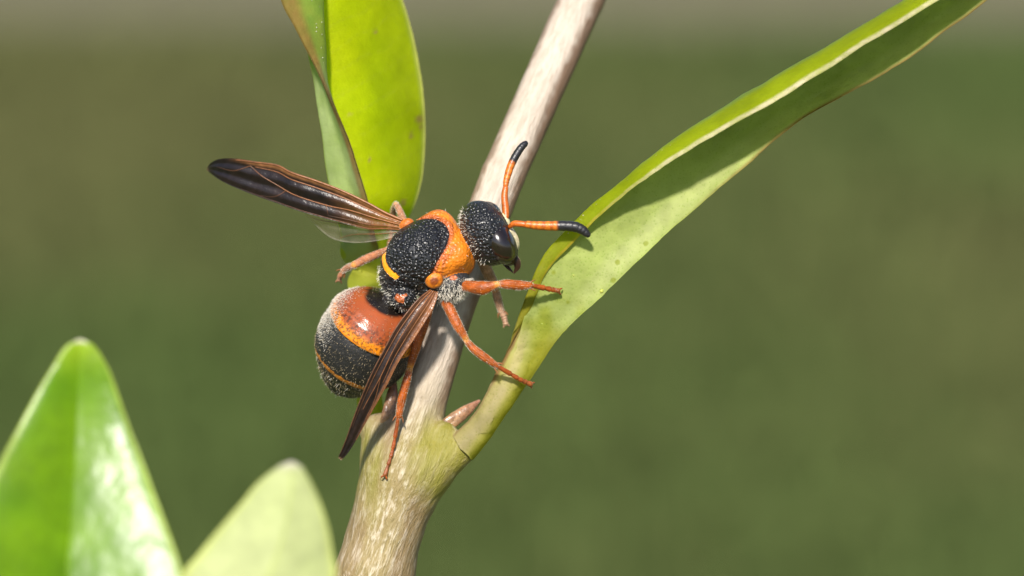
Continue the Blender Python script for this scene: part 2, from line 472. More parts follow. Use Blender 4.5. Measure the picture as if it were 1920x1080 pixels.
FV = stem_field(fl.X, fl.Y, fl.Z).astype(np.float32)
# long fibres and small bumps in the bark
V, F4 = surface_nets(FV, fl.lo, fl.h)
Nw = vert_normals(O(V), F4)
ax = A([0.34, -0.94, -0.25]); ax /= np.linalg.norm(ax)
perp1 = np.cross(ax, [0, 0, 1.0]); perp1 /= np.linalg.norm(perp1); perp2 = np.cross(ax, perp1)
scv = np.stack([V @ perp1, V @ perp2, V @ ax * 0.16], 1)
amp = ((vnoise(scv, 1 / 9, 1) - 0.5) * 2.2 + (vnoise(V, 1 / 30, 2) - 0.5) * 3.0) * (0.35 + 0.65 * smoothstep(650, 850, V[:, 1]))
W = Q(V) + Nw * (amp * K)[:, None]
x, y = V[:, 0], V[:, 1]
low = smoothstep(640, 860, y + 30 * (vnoise(V, 1 / 45, 4) - 0.5))
dn = np.sqrt(((x - 850) / 75) ** 2 + ((y - 862) / 85) ** 2); dl = np.sqrt(((x - 690) / 40) ** 2 + ((y - 860) / 120) ** 2)
grn = np.clip(1.45 - dn, 0, 1) * 1.3 + np.clip(1.2 - dl, 0, 1) * 0.9 + 0.22 * low
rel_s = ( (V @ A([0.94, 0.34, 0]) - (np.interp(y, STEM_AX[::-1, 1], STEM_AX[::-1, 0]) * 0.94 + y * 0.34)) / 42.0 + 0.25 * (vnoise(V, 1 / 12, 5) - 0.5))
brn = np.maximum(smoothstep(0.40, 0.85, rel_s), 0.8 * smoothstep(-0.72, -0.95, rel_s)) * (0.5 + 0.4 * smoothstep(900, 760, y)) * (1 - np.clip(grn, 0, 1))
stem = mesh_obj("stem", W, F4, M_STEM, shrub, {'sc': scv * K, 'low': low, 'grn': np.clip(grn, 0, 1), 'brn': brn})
# the shoot below the frame, down to the soil
v, f, t = tube([(640, 1270, -95), (520, 1700, -60)], [80, 84], 24, 10)
gw = BASE; P0 = Q([(628, 1310, -94)])[0]
nb = 14; pts = [P0 * (1 - s) + gw * s + RIGHT * math.sin(s * 3.1) * 0.8 for s in np.linspace(0, 1, nb)]
LV, LF = [], []
for i, p in enumerate(pts):
    for j in range(20):
        a = j / 20 * 2 * math.pi; r = 0.255 + 0.06 * i / nb
        LV.append(p + np.array([math.cos(a) * r, math.sin(a) * r, 0]))
for i in range(nb - 1):
    for j in range(20): LF.append((i * 20 + j, i * 20 + (j + 1) % 20, (i + 1) * 20 + (j + 1) % 20, (i + 1) * 20 + j))
LV = A(LV)
mesh_obj("stem_foot", LV, LF, M_STEM, shrub, {'sc': LV * [1, 1, 0.16], 'low': np.ones(len(LV)), 'grn': np.full(len(LV), 0.2), 'brn': np.zeros(len(LV))})

# ------------------------------------------------------------------ leaves
def leaf(name, stations, thick, nl, na, mat, colour, parent, label, edge_pow=6.0, wobble=5.0):
    """stations: rows of K mid-surface points across the blade (pixels); thick: half thickness per station (px)
       closed shell; colour(u, v, side, P) -> dict of attributes"""
    S = A(stations)                                   # (m,K,3)
    G = cat(S, nl)                                    # along
    G = np.transpose(cat(np.transpose(G, (1, 0, 2)), na), (1, 0, 2))   # across
    sh = G.shape; wob = lambda sd: (vnoise(G.reshape(-1, 3), 1 / 55, sd) - .5) * wobble + (vnoise(G.reshape(-1, 3), 1 / 13, sd + 9) - .5) * wobble * 0.3
    G = G + (np.stack([wob(1), wob(2), wob(3) * 1.6], 1)).reshape(sh)
    T = cat(A(thick)[:, None], nl)[:, 0]
    Wm = Q(G)
    du = np.gradient(Wm, axis=1); dv = np.gradient(Wm, axis=0)
    Nn = np.cross(du, dv); Nn /= np.linalg.norm(Nn, axis=2)[:, :, None] + 1e-12
    if (Nn.mean((0, 1)) @ TOW) < 0: Nn = -Nn; flip = True
    else: flip = False
    u = np.linspace(-1, 1, na); ep = edge_pow if np.ndim(edge_pow) else np.full(nl, edge_pow)
    if np.ndim(edge_pow): ep = np.interp(np.linspace(0, 1, nl), np.linspace(0, 1, len(edge_pow)), edge_pow)
    prof = np.sqrt(np.maximum(1 - np.abs(u)[None, :] ** ep[:, None], 0.004))
    hh = (T[:, None] * prof * K)[:, :, None]
    top = Wm + Nn * hh; bot = Wm - Nn * hh
    V = np.concatenate([top.reshape(-1, 3), bot.reshape(-1, 3)]); n = nl * na
    idx = np.arange(n).reshape(nl, na)
    q = np.stack([idx[:-1, :-1], idx[:-1, 1:], idx[1:, 1:], idx[1:, :-1]], -1).reshape(-1, 4)
    if flip: q = q[:, ::-1]
    qb = q[:, ::-1] + n
    rims = []
    for a, b_ in ((idx[:-1, 0], idx[1:, 0]), (idx[1:, -1], idx[:-1, -1]), (idx[0, 1:], idx[0, :-1]), (idx[-1, :-1], idx[-1, 1:])):
        r = np.stack([a, b_, b_ + n, a + n], 1); rims.append(r[:, ::-1] if not flip else r)
    Fq = np.concatenate([q, qb] + rims)
    # make sure faces look outwards
    c = V[Fq[0]]; nn = np.cross(c[1] - c[0], c[2] - c[0])
    if nn @ Nn[0, 0] < 0: Fq = Fq[:, ::-1].copy()
    uu = np.tile(np.tile((u + 1) / 2, nl), 2); vv = np.tile(np.repeat(np.linspace(0, 1, nl), na), 2)
    side = np.concatenate([np.zeros(n), np.ones(n)])
    at = colour(uu, vv, side, np.concatenate([G.reshape(-1, 3)] * 2))
    at.update(u=uu, v=vv, side=side)
    o = mesh_obj(name, V, Fq, mat, parent, at, label=label)
    return o, G, Nn

def lerp3(a, b, t): return A(a)[None] * (1 - t)[:, None] + A(b)[None] * t[:, None]
def over(c, b, t): return c * (1 - t)[:, None] + A(b)[None] * t[:, None]

# ---- right leaf: stalk, pale channelled inner face, upper half hooked over towards the lens
Ls = [(852, 815), (894, 768), (925, 709), (945, 672), (966, 628), (985, 573), (1005, 515), (1035, 462), (1090, 405), (1160, 345), (1240, 280), (1340, 214), (1460, 140), (1580, 72), (1690, 5), (1790, -60), (1890, -130), (2060, -260), (2160, -330)]
Rs = [(889, 862), (932, 804), (980, 733), (1012, 684), (1040, 643), (1077, 603), (1122, 560), (1172, 512), (1235, 452), (1310, 386), (1395, 315), (1490, 233), (1582, 180), (1692, 118), (1802, 36), (1890, -30), (1990, -100), (2100, -240), (2165, -326)]
Ms = [None] * 5 + [(996, 578), (1020, 521), (1055, 474), (1112, 418), (1181, 357), (1260, 303), (1362, 240), (1484, 170), (1610, 92), (1722, 24), (1828, -45), (1930, -115), (2075, -258), (2161, -331)]
z0 = [-58, -50, -38, -32, -28, -18, -10, -5, 0, 5, 8, 10, 12, 12, 10, 5, 0, -10, -20]
fz = [0, 0, 0, 0, 0, 4, 6, 9, 20, 46, 76, 96, 104, 104, 98, 84, 66, 35, 5]
stn, th = [], []
def hook(l, r, m, z, q):
    dp = q * 0.35 + 4
    return A([(*r, z + 8), (*(r + (l - r) * .25), z - dp * .7), (*(r + (l - r) * .52), z - dp), (*(r + (l - r) * .78), z - dp * .8), (*(r + (l - r) * .95), z + q * .10),
              (*(l + (m - l) * .12), z + q * .42), (*(l + (m - l) * .55), z + q * .80), (*m, z + q)])
for i, (l, r, m, z, q) in enumerate(zip(Ls, Rs, Ms, z0, fz)):
    l, r = A(l), A(r)
    flat_row = A([(*(r + (l - r) * k), z - 5 * max(i - 2, 0) * math.sin(k * math.pi)) for k in np.linspace(0, 1, 8)])
    if m is not None: stn.append(hook(l, r, A(m), z, q))
    elif i in (3, 4): stn.append(flat_row * (0.65 if i == 3 else 0.2) + hook(l, r, l + (r - l) * 0.05, z, 2.5) * (0.35 if i == 3 else 0.8))
    else: stn.append(flat_row)
    th.append([31, 28, 25, 17, 11, 7, 5.5, 5, 5, 5, 5, 5, 5, 5, 5, 5, 5, 4, 2][i])
def col_leaf1(u, v, s, P):
    n = len(u); nz = vnoise(P, 1 / 40, 6)
    inner = lerp3((0.54, 0.48, 0.15), (0.46, 0.53, 0.15), smoothstep(0.12, 0.30, v))
    inner = over(inner, (0.30, 0.40, 0.05), smoothstep(0.02, 0.0, np.abs(v - 0.295 - 0.02 * nz)) * 0)
    inner = over(inner, (0.36, 0.40, 0.03), smoothstep(0.35, 0.9, vnoise(P, 1 / 22, 8)) * smoothstep(0.10, 0.2, v) * smoothstep(0.36, 0.26, v) * 0.8)
    inner = over(inner, (0.62, 0.64, 0.30), smoothstep(0.12, 0.02, np.abs(u - 0.10)) * smoothstep(0.25, 0.4, v) * 0.5)     # pale margin band
    outer = lerp3((0.31, 0.28, 0.025), (0.215, 0.25, 0.006), smoothstep(0.22, 0.5, v))
    outer = over(outer, (0.12, 0.20, 0.075), smoothstep(0.78, 0.66, u) * smoothstep(0.45, 0.6, v) * 0.9)
    c = np.where((s > 0.5)[:, None], outer, inner)
    rim = smoothstep(0.93, 0.965, u) * smoothstep(0.26, 0.40, v)
    c = over(c, (0.62, 0.52, 0.38), rim * (0.35 + 0.9 * vnoise(P, 1 / 8, 3)) * smoothstep(0.40, 0.56, v)); c = over(c, (0.45, 0.30, 0.04), rim * (1 - smoothstep(0.40, 0.56, v)) * 0.8)
    rim0 = smoothstep(0.03, 0.0, u); c = over(c, (0.30, 0.15, 0.06), rim0 * smoothstep(0.45, 0.6, v) * 0.8)
    # reddish left flank of the stalk, green lower flank
    st = smoothstep(0.27, 0.20, v)
    c = over(c, (0.62, 0.53, 0.25), st * np.exp(-((u - 0.58) / 0.2) ** 2) * 0.8)
    c = over(c, (0.33, 0.32, 0.02), st * smoothstep(0.42, 0.12, u) * 0.9); c = over(c, (0.28, 0.13, 0.06), st * smoothstep(0.88, 0.99, u) * 0.8)
    c = over(c, (0.45, 0.36, 0.20), smoothstep(0.115, 0.10, v) * smoothstep(0.25, 0.5, u) * 0.5)
    t = c * A([1.0, 1.15, 0.5])
    t = over(t, (0.78, 0.86, 0.03), smoothstep(0.50, 0.62, u) * smoothstep(0.25, 0.4, v) * 0.9)
    gl = (1 - (s > 0.5)) * smoothstep(0.22, 0.30, v) * smoothstep(0.55, 0.40, v)
    return dict(col=c, tcol=np.clip(t, 0, 0.9), gland=gl)
M_L1 = mat_leaf("leaf_channelled", dict(pore=0.75, trans=0.54, rough=0.55, spec=0.15, bump=0.35, wave=0.3))
leaf1, G1, _ = leaf("leaf", stn, th, 240, 90, M_L1, col_leaf1, shrub, "long folded leaf rising to the upper right on a yellow stalk, pale inside", edge_pow=[2, 2, 2, 2.4, 3, 5, 6, 6, 6, 6])

for k_, (gx_, gy_, gr_) in enumerate(((1017, 607, 6), (992, 644, 7), (1003, 628, 4), (1075, 516, 4), (1128, 548, 4), (978, 664, 4))):
    i_ = np.argmin((G1[:, :45, 0] - gx_) ** 2 + (G1[:, :45, 1] - gy_) ** 2); p_ = G1[:, :45].reshape(-1, 3)[i_]
    v, f, t = tube([p_ + A([-gr_ * .3, gr_ * .4, gr_ * .1 + 1]), p_ + A([0, 0, gr_ * .2 + 1]), p_ + A([gr_ * .3, -gr_ * .4, gr_ * .1 + 1])], [gr_ * .7, gr_, gr_ * .7], 12, 10)
    mesh_obj("oil_gland", v, f, M_BUD, leaf1, {'col': np.tile(A([0.40, 0.42, 0.08]), (len(v), 1))})

# ---- rear leaf: translucent right half, left half folded forwards with a brown margin
rows = []
def row2(R, Md, m1, m2, Mg, zR, zMd, z1, z2, zM):
    R, Md, m1, m2, Mg = (*R, zR), (*Md, zMd), (*m1, z1), (*m2, z2), (*Mg, zM)
    a = A(R); b_ = A(Md); bow = A([0, 0, 48.0])
    rows.append([R, tuple(a + (b_ - a) * .3 + bow * .8), tuple(a + (b_ - a) * .6 + bow), tuple(a + (b_ - a) * .88 + bow * .4), Md, m1, m2, Mg])
row2((560, -330), (556, -330), (554, -330), (552, -330), (550, -330), -216, -120, -126, -170, -160)
row2((675, -190), (570, -190), (545, -190), (560, -190), (500, -190), -238, -102, -84, -60, -60)
row2((725, -90), (576, -90), (578, -90), (590, -90), (510, -90), -252, -99, -77, -45, -25)
row2((755, 0), (578, 0), (588, 0), (599, 0), (527, 0), -266, -96, -70, -45, -15)
row2((770, 50), (580, 50), (592, 50), (603, 50), (552, 50), -277, -95, -66, -42, -12)
row2((782, 100), (583, 102), (596, 100), (607, 100), (578, 100), -284, -93, -66, -44, -14)
row2((790, 150), (592, 152), (603, 150), (610, 150), (604, 152), -284, -91, -70, -50, -20)
row2((795, 200), (601, 202), (610, 200), (622, 200), (628, 204), -277, -90, -77, -60, -24)
row2((797, 260), (609, 262), (622, 260), (640, 260), (655, 264), -281, -89, -77, -65, -28)
row2((792, 330), (619, 332), (635, 330), (657, 330), (677, 334), -252, -89, -78, -72, -38)
row2((775, 390), (631, 392), (648, 390), (672, 390), (693, 394), -223, -90, -84, -85, -55)
row2((745, 440), (645, 440), (660, 440), (684, 440), (703, 440), -240, -160, -135, -105, -85)
row2((725, 480), (648, 480), (660, 480), (680, 480), (706, 480), -200, -170, -150, -130, -125)
rows.append([(727 - 72 * k, 520, -165 + 22 * math.sin(k * math.pi)) for k in np.linspace(0, 1, 8)])
rows.append([(722 - 62 * k, 570, -162) for k in np.linspace(0, 1, 8)])
rows.append([(714 - 50 * k, 650, -140) for k in np.linspace(0, 1, 8)])
rows.append([(716 - 48 * k, 740, -112) for k in np.linspace(0, 1, 8)])
rows.append([(726 - 52 * k, 812, -128) for k in np.linspace(0, 1, 8)])
th2 = [2] + [5] * 9 + [5.5, 6.5, 8, 12, 16, 19, 20, 20]
def col_leaf2(u, v, s, P):
    y = P[:, 1]
    blade = lerp3((0.45, 0.46, 0.003), (0.37, 0.43, 0.003), vnoise(P, 1 / 90, 3))
    c = blade
    und = lerp3((0.36, 0.44, 0.16), (0.44, 0.50, 0.24), vnoise(P, 1 / 25, 5))      # pale underside of the folded half
    fold = smoothstep(0.57, 0.60, u)
    outer_side = np.where(s > 0.5, 1.0, 0.0)
    top = lerp3((0.16, 0.26, 0.04), (0.26, 0.32, 0.05), vnoise(P, 1 / 18, 9))
    c = c * (1 - fold)[:, None] + (und * smoothstep(90, 170, y)[:, None] + top * (1 - smoothstep(90, 170, y))[:, None]) * fold[:, None]
    brown = smoothstep(0.925, 0.965, u) * smoothstep(500, 440, y)
    c = over(c, (0.38, 0.23, 0.065), brown * 0.85 * (0.6 + 0.5 * vnoise(P, 1 / 14, 6)))
    st = smoothstep(430, 520, y); c = over(c, (0.42, 0.44, 0.06), st)
    t = np.stack([np.full(len(u), 0.80), np.full(len(u), 0.98), np.full(len(u), 0.02)], 1)
    t = over(t, (0.60, 0.75, 0.25), fold); t = over(t, (0.3, 0.15, 0.03), brown); t = over(t, (0.75, 0.80, 0.10), st)
    edge = smoothstep(0.03, 0.0, u); c = over(c, (0.55, 0.50, 0.16), edge)
    for sx_, sy_, r_ in ((784, 224, 9), (768, 254, 5), (787, 240, 5), (752, 380, 7), (700, 60, 4), (655, 215, 3), (690, 300, 3)):   # small scars
        m_ = smoothstep(1.2, 0.5, np.hypot(P[:, 0] - sx_, P[:, 1] - sy_) / r_) * (1 - fold); c = over(c, (0.42, 0.30, 0.10), m_ * 0.8); t = over(t, (0.5, 0.35, 0.10), m_ * 0.8)
    vein_ = np.abs(((P[:, 1] + 0.55 * (P[:, 0] - 600)) / 46 + 0.5 * vnoise(P, 1 / 60, 2)) % 1 - 0.5); m_ = smoothstep(0.06, 0.0, vein_) * (1 - fold) * smoothstep(430, 380, y)
    c = over(c, (0.50, 0.50, 0.03), m_ * 0.35); t = over(t, (0.6, 0.8, 0.03), m_ * 0.4)
    return dict(col=c, tcol=t, gland=np.zeros(len(u)))
M_L2 = mat_leaf("leaf_translucent", dict(trans=0.55, rough=0.5, spec=0.12, bump=0.3, wave=0.5))  # lime comes from the blade's own colour and translucency
rows = [[(p[0], p[1], p[2] - 32) for p in rw] for rw in rows]
leaf2, G2, _ = leaf("leaf", rows, th2, 170, 80, M_L2, col_leaf2, shrub, "bright lime leaf behind the left wing, folded along a brown margin", edge_pow=[6] * 11 + [5, 4, 3, 2.3, 2, 2, 2], wobble=2.5)

# ---- pale dust grains along the two folds
def dust(G, j0, j1, i0, i1, n, parent):
    V_, F_ = [], []
    for q in range(n):
        i = int(rng.uniform(i0, i1)); j = int(rng.uniform(j0, j1)); c_ = G[i, j] + A([0, 0, 5.5]) + rng.normal(0, 1.5, 3); r_ = rng.uniform(0.5, 1.5); b_ = len(V_)
        V_ += [c_ + A(d_) * r_ for d_ in ((1, 0, 0), (-1, 0, 0), (0, 1, 0), (0, -1, 0), (0, 0, 1), (0, 0, -1))]
        F_ += [(b_ + a_, b_ + e_, b_ + f_) for a_, e_, f_ in ((0, 2, 4), (2, 1, 4), (1, 3, 4), (3, 0, 4), (2, 0, 5), (1, 2, 5), (3, 1, 5), (0, 3, 5))]
    o_ = mesh_obj("dust", Q(A(V_)), F_, M_HAIR, parent); o_['kind'] = 'stuff'
dust(G1, 58, 70, 100, 200, 150, leaf1)
dust(G2, 64, 72, 20, 75, 60, leaf2)

# ---- two soft leaves near the lens, lower left
def flat_leaf(rowspec, thick, fold_l, fold_r, tilt, zref, yref, nl, na, mat, colour, label):
    """rowspec: (y, xl, xm, xr); valley or ridge folded about the midrib"""
    st_ = []
    for y, xl, xm, xr in rowspec:
        yy = np.linspace(yref, max(y, yref + .01), 60); zm = zref + (tilt[0] + (tilt[1] - tilt[0]) * smoothstep(yref, yref + 260, yy)).mean() * (yy[-1] - yy[0]) if y > yref else zref + (y - yref) * tilt[0]
        r = []
        for k in (0, .33, .67, .94): r.append((xl + (xm - xl) * k, y, zm + fold_l * (xm - xl) * (1 - k) * (1 - 0.25 * (1 - k))))
        r.append((xm, y, zm))
        for k in (.06, .33, .67, 1): r.append((xm + (xr - xm) * k, y, zm + fold_r * (xr - xm) * k * (1 - 0.25 * k)))
        st_.append(r)
    return leaf("leaf", st_, thick, nl, na + 30, mat, colour, shrub, label, wobble=1.2)
def col_leaf3(u, v, s, P):
    c = lerp3((0.095, 0.205, 0.000), (0.155, 0.280, 0.001), vnoise(P, 1 / 70, 2))
    c = over(c, (0.30, 0.46, 0.03), smoothstep(0.035, 0.0, np.abs(u - 0.5)))
    c = over(c, (0.30, 0.42, 0.012), smoothstep(0.22, 0.05, v) * 0.8)
    c = over(c, (0.42, 0.50, 0.10), np.maximum(smoothstep(0.05, 0.0, u), smoothstep(0.96, 1.0, u)) * 0.8)
    c = over(c, (0.40, 0.46, 0.22), (s > 0.5) * 1.0)
    tip = smoothstep(0.07, 0.02, v); c = over(c, (0.7, 0.62, 0.55), tip * 0.8)
    return dict(col=c, tcol=np.clip(c * A([1.8, 1.9, 0.8]), 0, 0.9), gland=np.zeros(len(u)))
M_L3 = mat_leaf("leaf_glossy", dict(trans=0.38, rough=0.45, spec=0.10, coat=0.45, coat_rough=0.27, bump=0.10, wave=1.0))
leaf3, G3, _ = flat_leaf([(636, 146, 150, 155), (650, 122, 149, 178), (690, 96, 147, 203), (740, 66, 145, 222), (800, 34, 142, 243), (860, 2, 139, 266), (920, -26, 136, 288), (1000, -66, 131, 318), (1080, -100, 126, 345), (1250, -130, 140, 390), (1400, -40, 200, 390), (1490, 250, 290, 330), (1540, 300, 320, 340)],
    [4, 5, 6, 6, 6, 6, 6, 6, 6, 6, 7, 10, 10], 0.42, 0.13, (0.0, 0.27), 780, 640, 150, 60, M_L3, col_leaf3, "broad glossy bright green leaf at the lower left with a white sheen")
def col_leaf4(u, v, s, P):
    c = lerp3((0.34, 0.385, 0.15), (0.40, 0.44, 0.19), vnoise(P, 1 / 60, 4))
    c = over(c, (0.34, 0.40, 0.09), smoothstep(0.06, 0.0, np.abs(u - 0.5)) * 0.8)
    c = over(c, (0.50, 0.55, 0.12), np.maximum(smoothstep(0.06, 0.0, u), smoothstep(0.94, 1.0, u)) * 0.7)
    tip = smoothstep(0.15, 0.04, v); c = over(c, (0.62, 0.54, 0.50), tip * 0.8)
    return dict(col=c, tcol=np.clip(c * 1.2, 0, 0.9), gland=np.zeros(len(u)))
M_L4 = mat_leaf("leaf_pale_underside", dict(trans=0.30, rough=0.55, spec=0.3, bump=0.2, wave=0.5))
leaf4, G4, _ = flat_leaf([(866, 543, 546, 550), (876, 520, 546, 566), (905, 484, 546, 583), (940, 455, 543, 599), (990, 412, 535, 615), (1040, 371, 520, 624), (1085, 338, 503, 629), (1200, 300, 450, 600), (1350, 310, 390, 490), (1470, 325, 345, 365), (1540, 316, 330, 344)],
    [3, 5, 6, 6, 6, 6, 6, 6, 7, 9, 10], -0.14, -0.18, (0.3, 0.3), 960, 870, 120, 50, M_L4, col_leaf4, "pale leaf seen from its underside at the bottom, beside the stem")
# side twig below the frame that carries both
v, f, t = tube([(330, 1525, 1110), (380, 1620, 900), (480, 1700, 500), (560, 1760, 100), (590, 1800, -90)], [20, 26, 32, 38, 42], 16, 30)
mesh_obj("twig", v, f, M_STEM, shrub, {'sc': v, 'low': np.ones(len(v)), 'grn': np.full(len(v), .5), 'brn': np.zeros(len(v))})

# ---- axil buds
def bud(path, radii, label, c0, c1):
    v, f, t = tube(path, radii, 16, 24, flat=0.6)
    c = lerp3(c0, c1, t) * (0.6 + 0.7 * vnoise(v, 25, 2))[:, None]
    o = mesh_obj("bud", v, f, M_BUD, shrub, {'col': c}, label=label)
    P = A(path); d = P[-1] - P[0]; nrm = A([d[1], -d[0], 0]); nrm /= np.linalg.norm(nrm)
    for sg, l_, z_ in ((1, 0.62, 5), (-1, 0.78, 3)):        # two outer scales clasping the bud
        q = P[0] + (P - P[0]) * l_ + nrm * sg * 4.5 + A([0, 0, z_])
        v, f, t = tube(q, A(radii) * 0.72, 14, 20, flat=0.6)
        mesh_obj("bud_scale", v, f, M_BUD, o, {'col': lerp3(c0, A(c1) * 0.7, t) * (0.6 + 0.6 * vnoise(v, 30, 5))[:, None]})
    return o
bud([(828, 806, -76), (850, 787, -76), (876, 769, -82), (898, 752, -92)], [10, 13, 11, 3], "pinkish axil bud tucked under the right leaf stalk", (0.40, 0.24, 0.11), (0.27, 0.13, 0.085))
bud([(724, 800, -84), (730, 766, -80), (736, 735, -84), (740, 708, -96)], [11, 12, 10, 3], "reddish axil bud left of the stem behind the hind leg", (0.38, 0.22, 0.10), (0.33, 0.15, 0.10))

# ------------------------------------------------------------------ the wasp
wasp = empty("wasp", O([(800, 560, -90)])[0], "black and orange wasp with dark spread wings clinging to the stem", "wasp")
fv = A([0.86, -0.50, 0.05]); fv /= np.linalg.norm(fv)
rv = A([0.45, 0.77, 0.45]); rv -= fv * (rv @ fv); rv /= np.linalg.norm(rv)
dv = A([-0.2, -0.38, 0.9]); dv -= fv * (dv @ fv); dv -= rv * (dv @ rv); dv /= np.linalg.norm(dv)
BAX = np.stack([fv, rv, dv]); TC = A([793, 481, 0])
def B(s, l, h): return TC + fv * s + rv * l + dv * h
def axes(f, z=(0, 0, 1)):
    f = A(f) / np.linalg.norm(f); z = A(z); b = np.cross(z, f); b /= np.linalg.norm(b); return np.stack([f, b, np.cross(f, b)])
AB_BASE = A([730, 561, -12]); AB_AX = A([-0.43, 0.75, -0.50]); AB_AX /= np.linalg.norm(AB_AX)
AB_T = 1.05 * A([-6, 0, 6, 14, 24, 36, 50, 62, 66, 67, 70, 80, 100, 125, 143, 151, 153, 156, 167, 170, 171, 183, 186, 187, 200, 203, 204, 216, 224, 228])
AB_R = 1.03 * A([2, 14, 30, 47, 63, 76, 85, 89, 88.5, 82.5, 85, 88, 90.5, 89, 84, 79, 76.5, 75, 69.5, 67.5, 65, 58, 56, 53, 44, 42, 38, 25, 12, 2])
HC = A([913, 437, 6]); HA = np.stack([A([0.36, 0.93, 0.06]), A([0.93, -0.36, 0.0]), A([0, 0, 1.0])])
HA[0] /= np.linalg.norm(HA[0]); HA[1] -= HA[0] * (HA[0] @ HA[1]); HA[1] /= np.linalg.norm(HA[1]); HA[2] = np.cross(HA[0], HA[1]); HA[2] *= np.sign(HA[2][2])
def prim(name, X, Y, Z):
    if name == 'meso': return ellipsoid(X, Y, Z, B(-2, -3, -4), BAX, (71, 66, 60))
    if name == 'scut': return ellipsoid(X, Y, Z, B(0, -3, 10), BAX, (66, 60, 52))
    if name == 'pron': return rbox(X, Y, Z, B(40, 0, -8), BAX, (45, 66, 48), 32)
    if name == 'metn': return ellipsoid(X, Y, Z, B(-56, -2, -4), BAX, (26, 44, 42))
    if name == 'prop': return smin(ellipsoid(X, Y, Z, B(-68, 6, -26), BAX, (30, 44, 42)), ellipsoid(X, Y, Z, (757, 560, 10), np.eye(3), (25, 22, 22)), 10)
    if name == 'pleu': return smin(ellipsoid(X, Y, Z, (846, 532, 6), axes((0.9, -0.3, 0.1)), (36, 32, 34)), ellipsoid(X, Y, Z, (815, 535, -5), np.eye(3), (40, 30, 34)), 10)
    if name == 'ster': return ellipsoid(X, Y, Z, B(5, 8, -40), BAX, (66, 56, 30))
    if name == 'neck': return capsule(X, Y, Z, (862, 462, -12), (892, 450, -10), 24, 22)
    if name == 'head': return smin(ellipsoid(X, Y, Z, HC, HA, (63, 42, 56)), ellipsoid(X, Y, Z, HC - HA[1] * 10 + HA[0] * -4, HA, (60, 36, 50)), 8)
    if name == 'face': return ellipsoid(X, Y, Z, (944, 462, 0), axes((0.45, 0.88, 0.0)), (40, 22, 44))
    if name == 'clyp': return smin(ellipsoid(X, Y, Z, (957, 452, -10), axes((0.42, 0.9, 0.0)), (25, 13, 26)), ellipsoid(X, Y, Z, (947, 413, 4), axes((0.42, 0.9, 0)), (15, 8, 12)), 8)
    if name == 'peti': return capsule(X, Y, Z, (760, 552, -6), (731, 563, -10), 17, 14)
    if name == 'abdo': return revolve(X, Y, Z, AB_BASE, AB_AX, AB_T, AB_R)
fb = Field((568, 362, -215), (990, 768, 100), 1.7)
names = ['meso', 'scut', 'pron', 'metn', 'prop', 'pleu', 'ster', 'neck', 'head', 'face', 'clyp', 'peti', 'abdo']
blend = dict(scut=5, pron=5, metn=4, prop=6, pleu=5, ster=10, neck=5, head=4, face=10, clyp=4, peti=5, abdo=4)
FB = None
for nme in names:
    d = prim(nme, fb.X, fb.Y, fb.Z).astype(np.float32); d = np.broadcast_to(d, fb.n)
    FB = d.copy() if FB is None else smin(FB, d, blend[nme])
V, F4 = surface_nets(FB, fb.lo, fb.h)
pv = {nme: prim(nme, V[:, 0], V[:, 1], V[:, 2]) for nme in names}
which = np.argmin(np.stack([pv[n_] for n_ in names]), 0); reg = {n_: (which == i) for i, n_ in enumerate(names)}
Wb = O(V); Nb = vert_normals(Wb, F4)
S_, L_, H_ = (V - TC) @ fv, (V - TC) @ rv, (V - TC) @ dv
nV = len(V)
colr = np.tile(A([0.011, 0.011, 0.013]), (nV, 1)); pit = np.ones(nV); rgh = np.full(nV, 0.30); spk = np.zeros(nV); groove = np.zeros(nV)
ORANGE = A([0.70, 0.195, 0.009]); RED = A([0.28, 0.062, 0.017]); RUST = A([0.42, 0.10, 0.022])
# pronotum: orange collar, wide at the shoulders, rusty towards the sides
in_scut_s = 70 - 60 * ((L_ + 8) / 60) ** 2      # rear edge of the collar
th_mask = reg['meso'] | reg['scut'] | reg['pron'] | reg['pleu'] | reg['ster'] | reg['metn'] | reg['prop']
collar = th_mask & (S_ > in_scut_s) & (H_ > -34)
wsid = np.abs(L_)
co_c = np.tile(ORANGE, (nV, 1)) * (0.85 + 0.3 * vnoise(V, 1 / 18, 3))[:, None]
rust = np.clip(smoothstep(14, 4, S_ - in_scut_s) + smoothstep(0.35, 0.6, vnoise(V, 1 / 16, 5)) * smoothstep(42, 16, S_ - in_scut_s) * smoothstep(20, 40, L_) + smoothstep(-30, -55, L_) * 0.7 + smoothstep(-14, -30, H_), 0, 1)
co_c = over(co_c, RUST, rust)
rust_pit = 0.3 + 0.6 * rust
colr[collar] = co_c[collar]; pit[collar] = rust_pit[collar]; rgh[collar] = 0.42
groove += np.exp(-((S_ - in_scut_s) / 3.0) ** 2) * th_mask * (H_ > -20) * 3.2
# scutellar suture and metanotal band
arc = -58 - 7 * ((L_ + 4) / 40) ** 2 * -1.0
dS = S_ - (-66 + 0.010 * (L_ + 4) ** 2)
groove += np.exp(-((dS - 9) / 2.5) ** 2) * th_mask * (np.abs(L_) < 62) * 3.0
band = th_mask & (dS > -7) & (dS < 3) & (L_ > -34) & (L_ < 27) & (H_ > -20)
colr[band] = A([0.85, 0.32, 0.012]); pit[band] = 0.1
behind = th_mask & (dS < -7); pit[behind] = 0.8
bl = th_mask & (dS < 0) & (L_ < -36); colr[bl] = A([0.10, 0.05, 0.03])
spot = th_mask & (((V[:, 0] - 752) / 13) ** 2 + ((V[:, 1] - 558) / 9) ** 2 < 0.8 + 2.2 * (vnoise(V, 1 / 6, 3) - 0.5)) & (V[:, 2] > 0); colr[spot] = RUST * 0.9
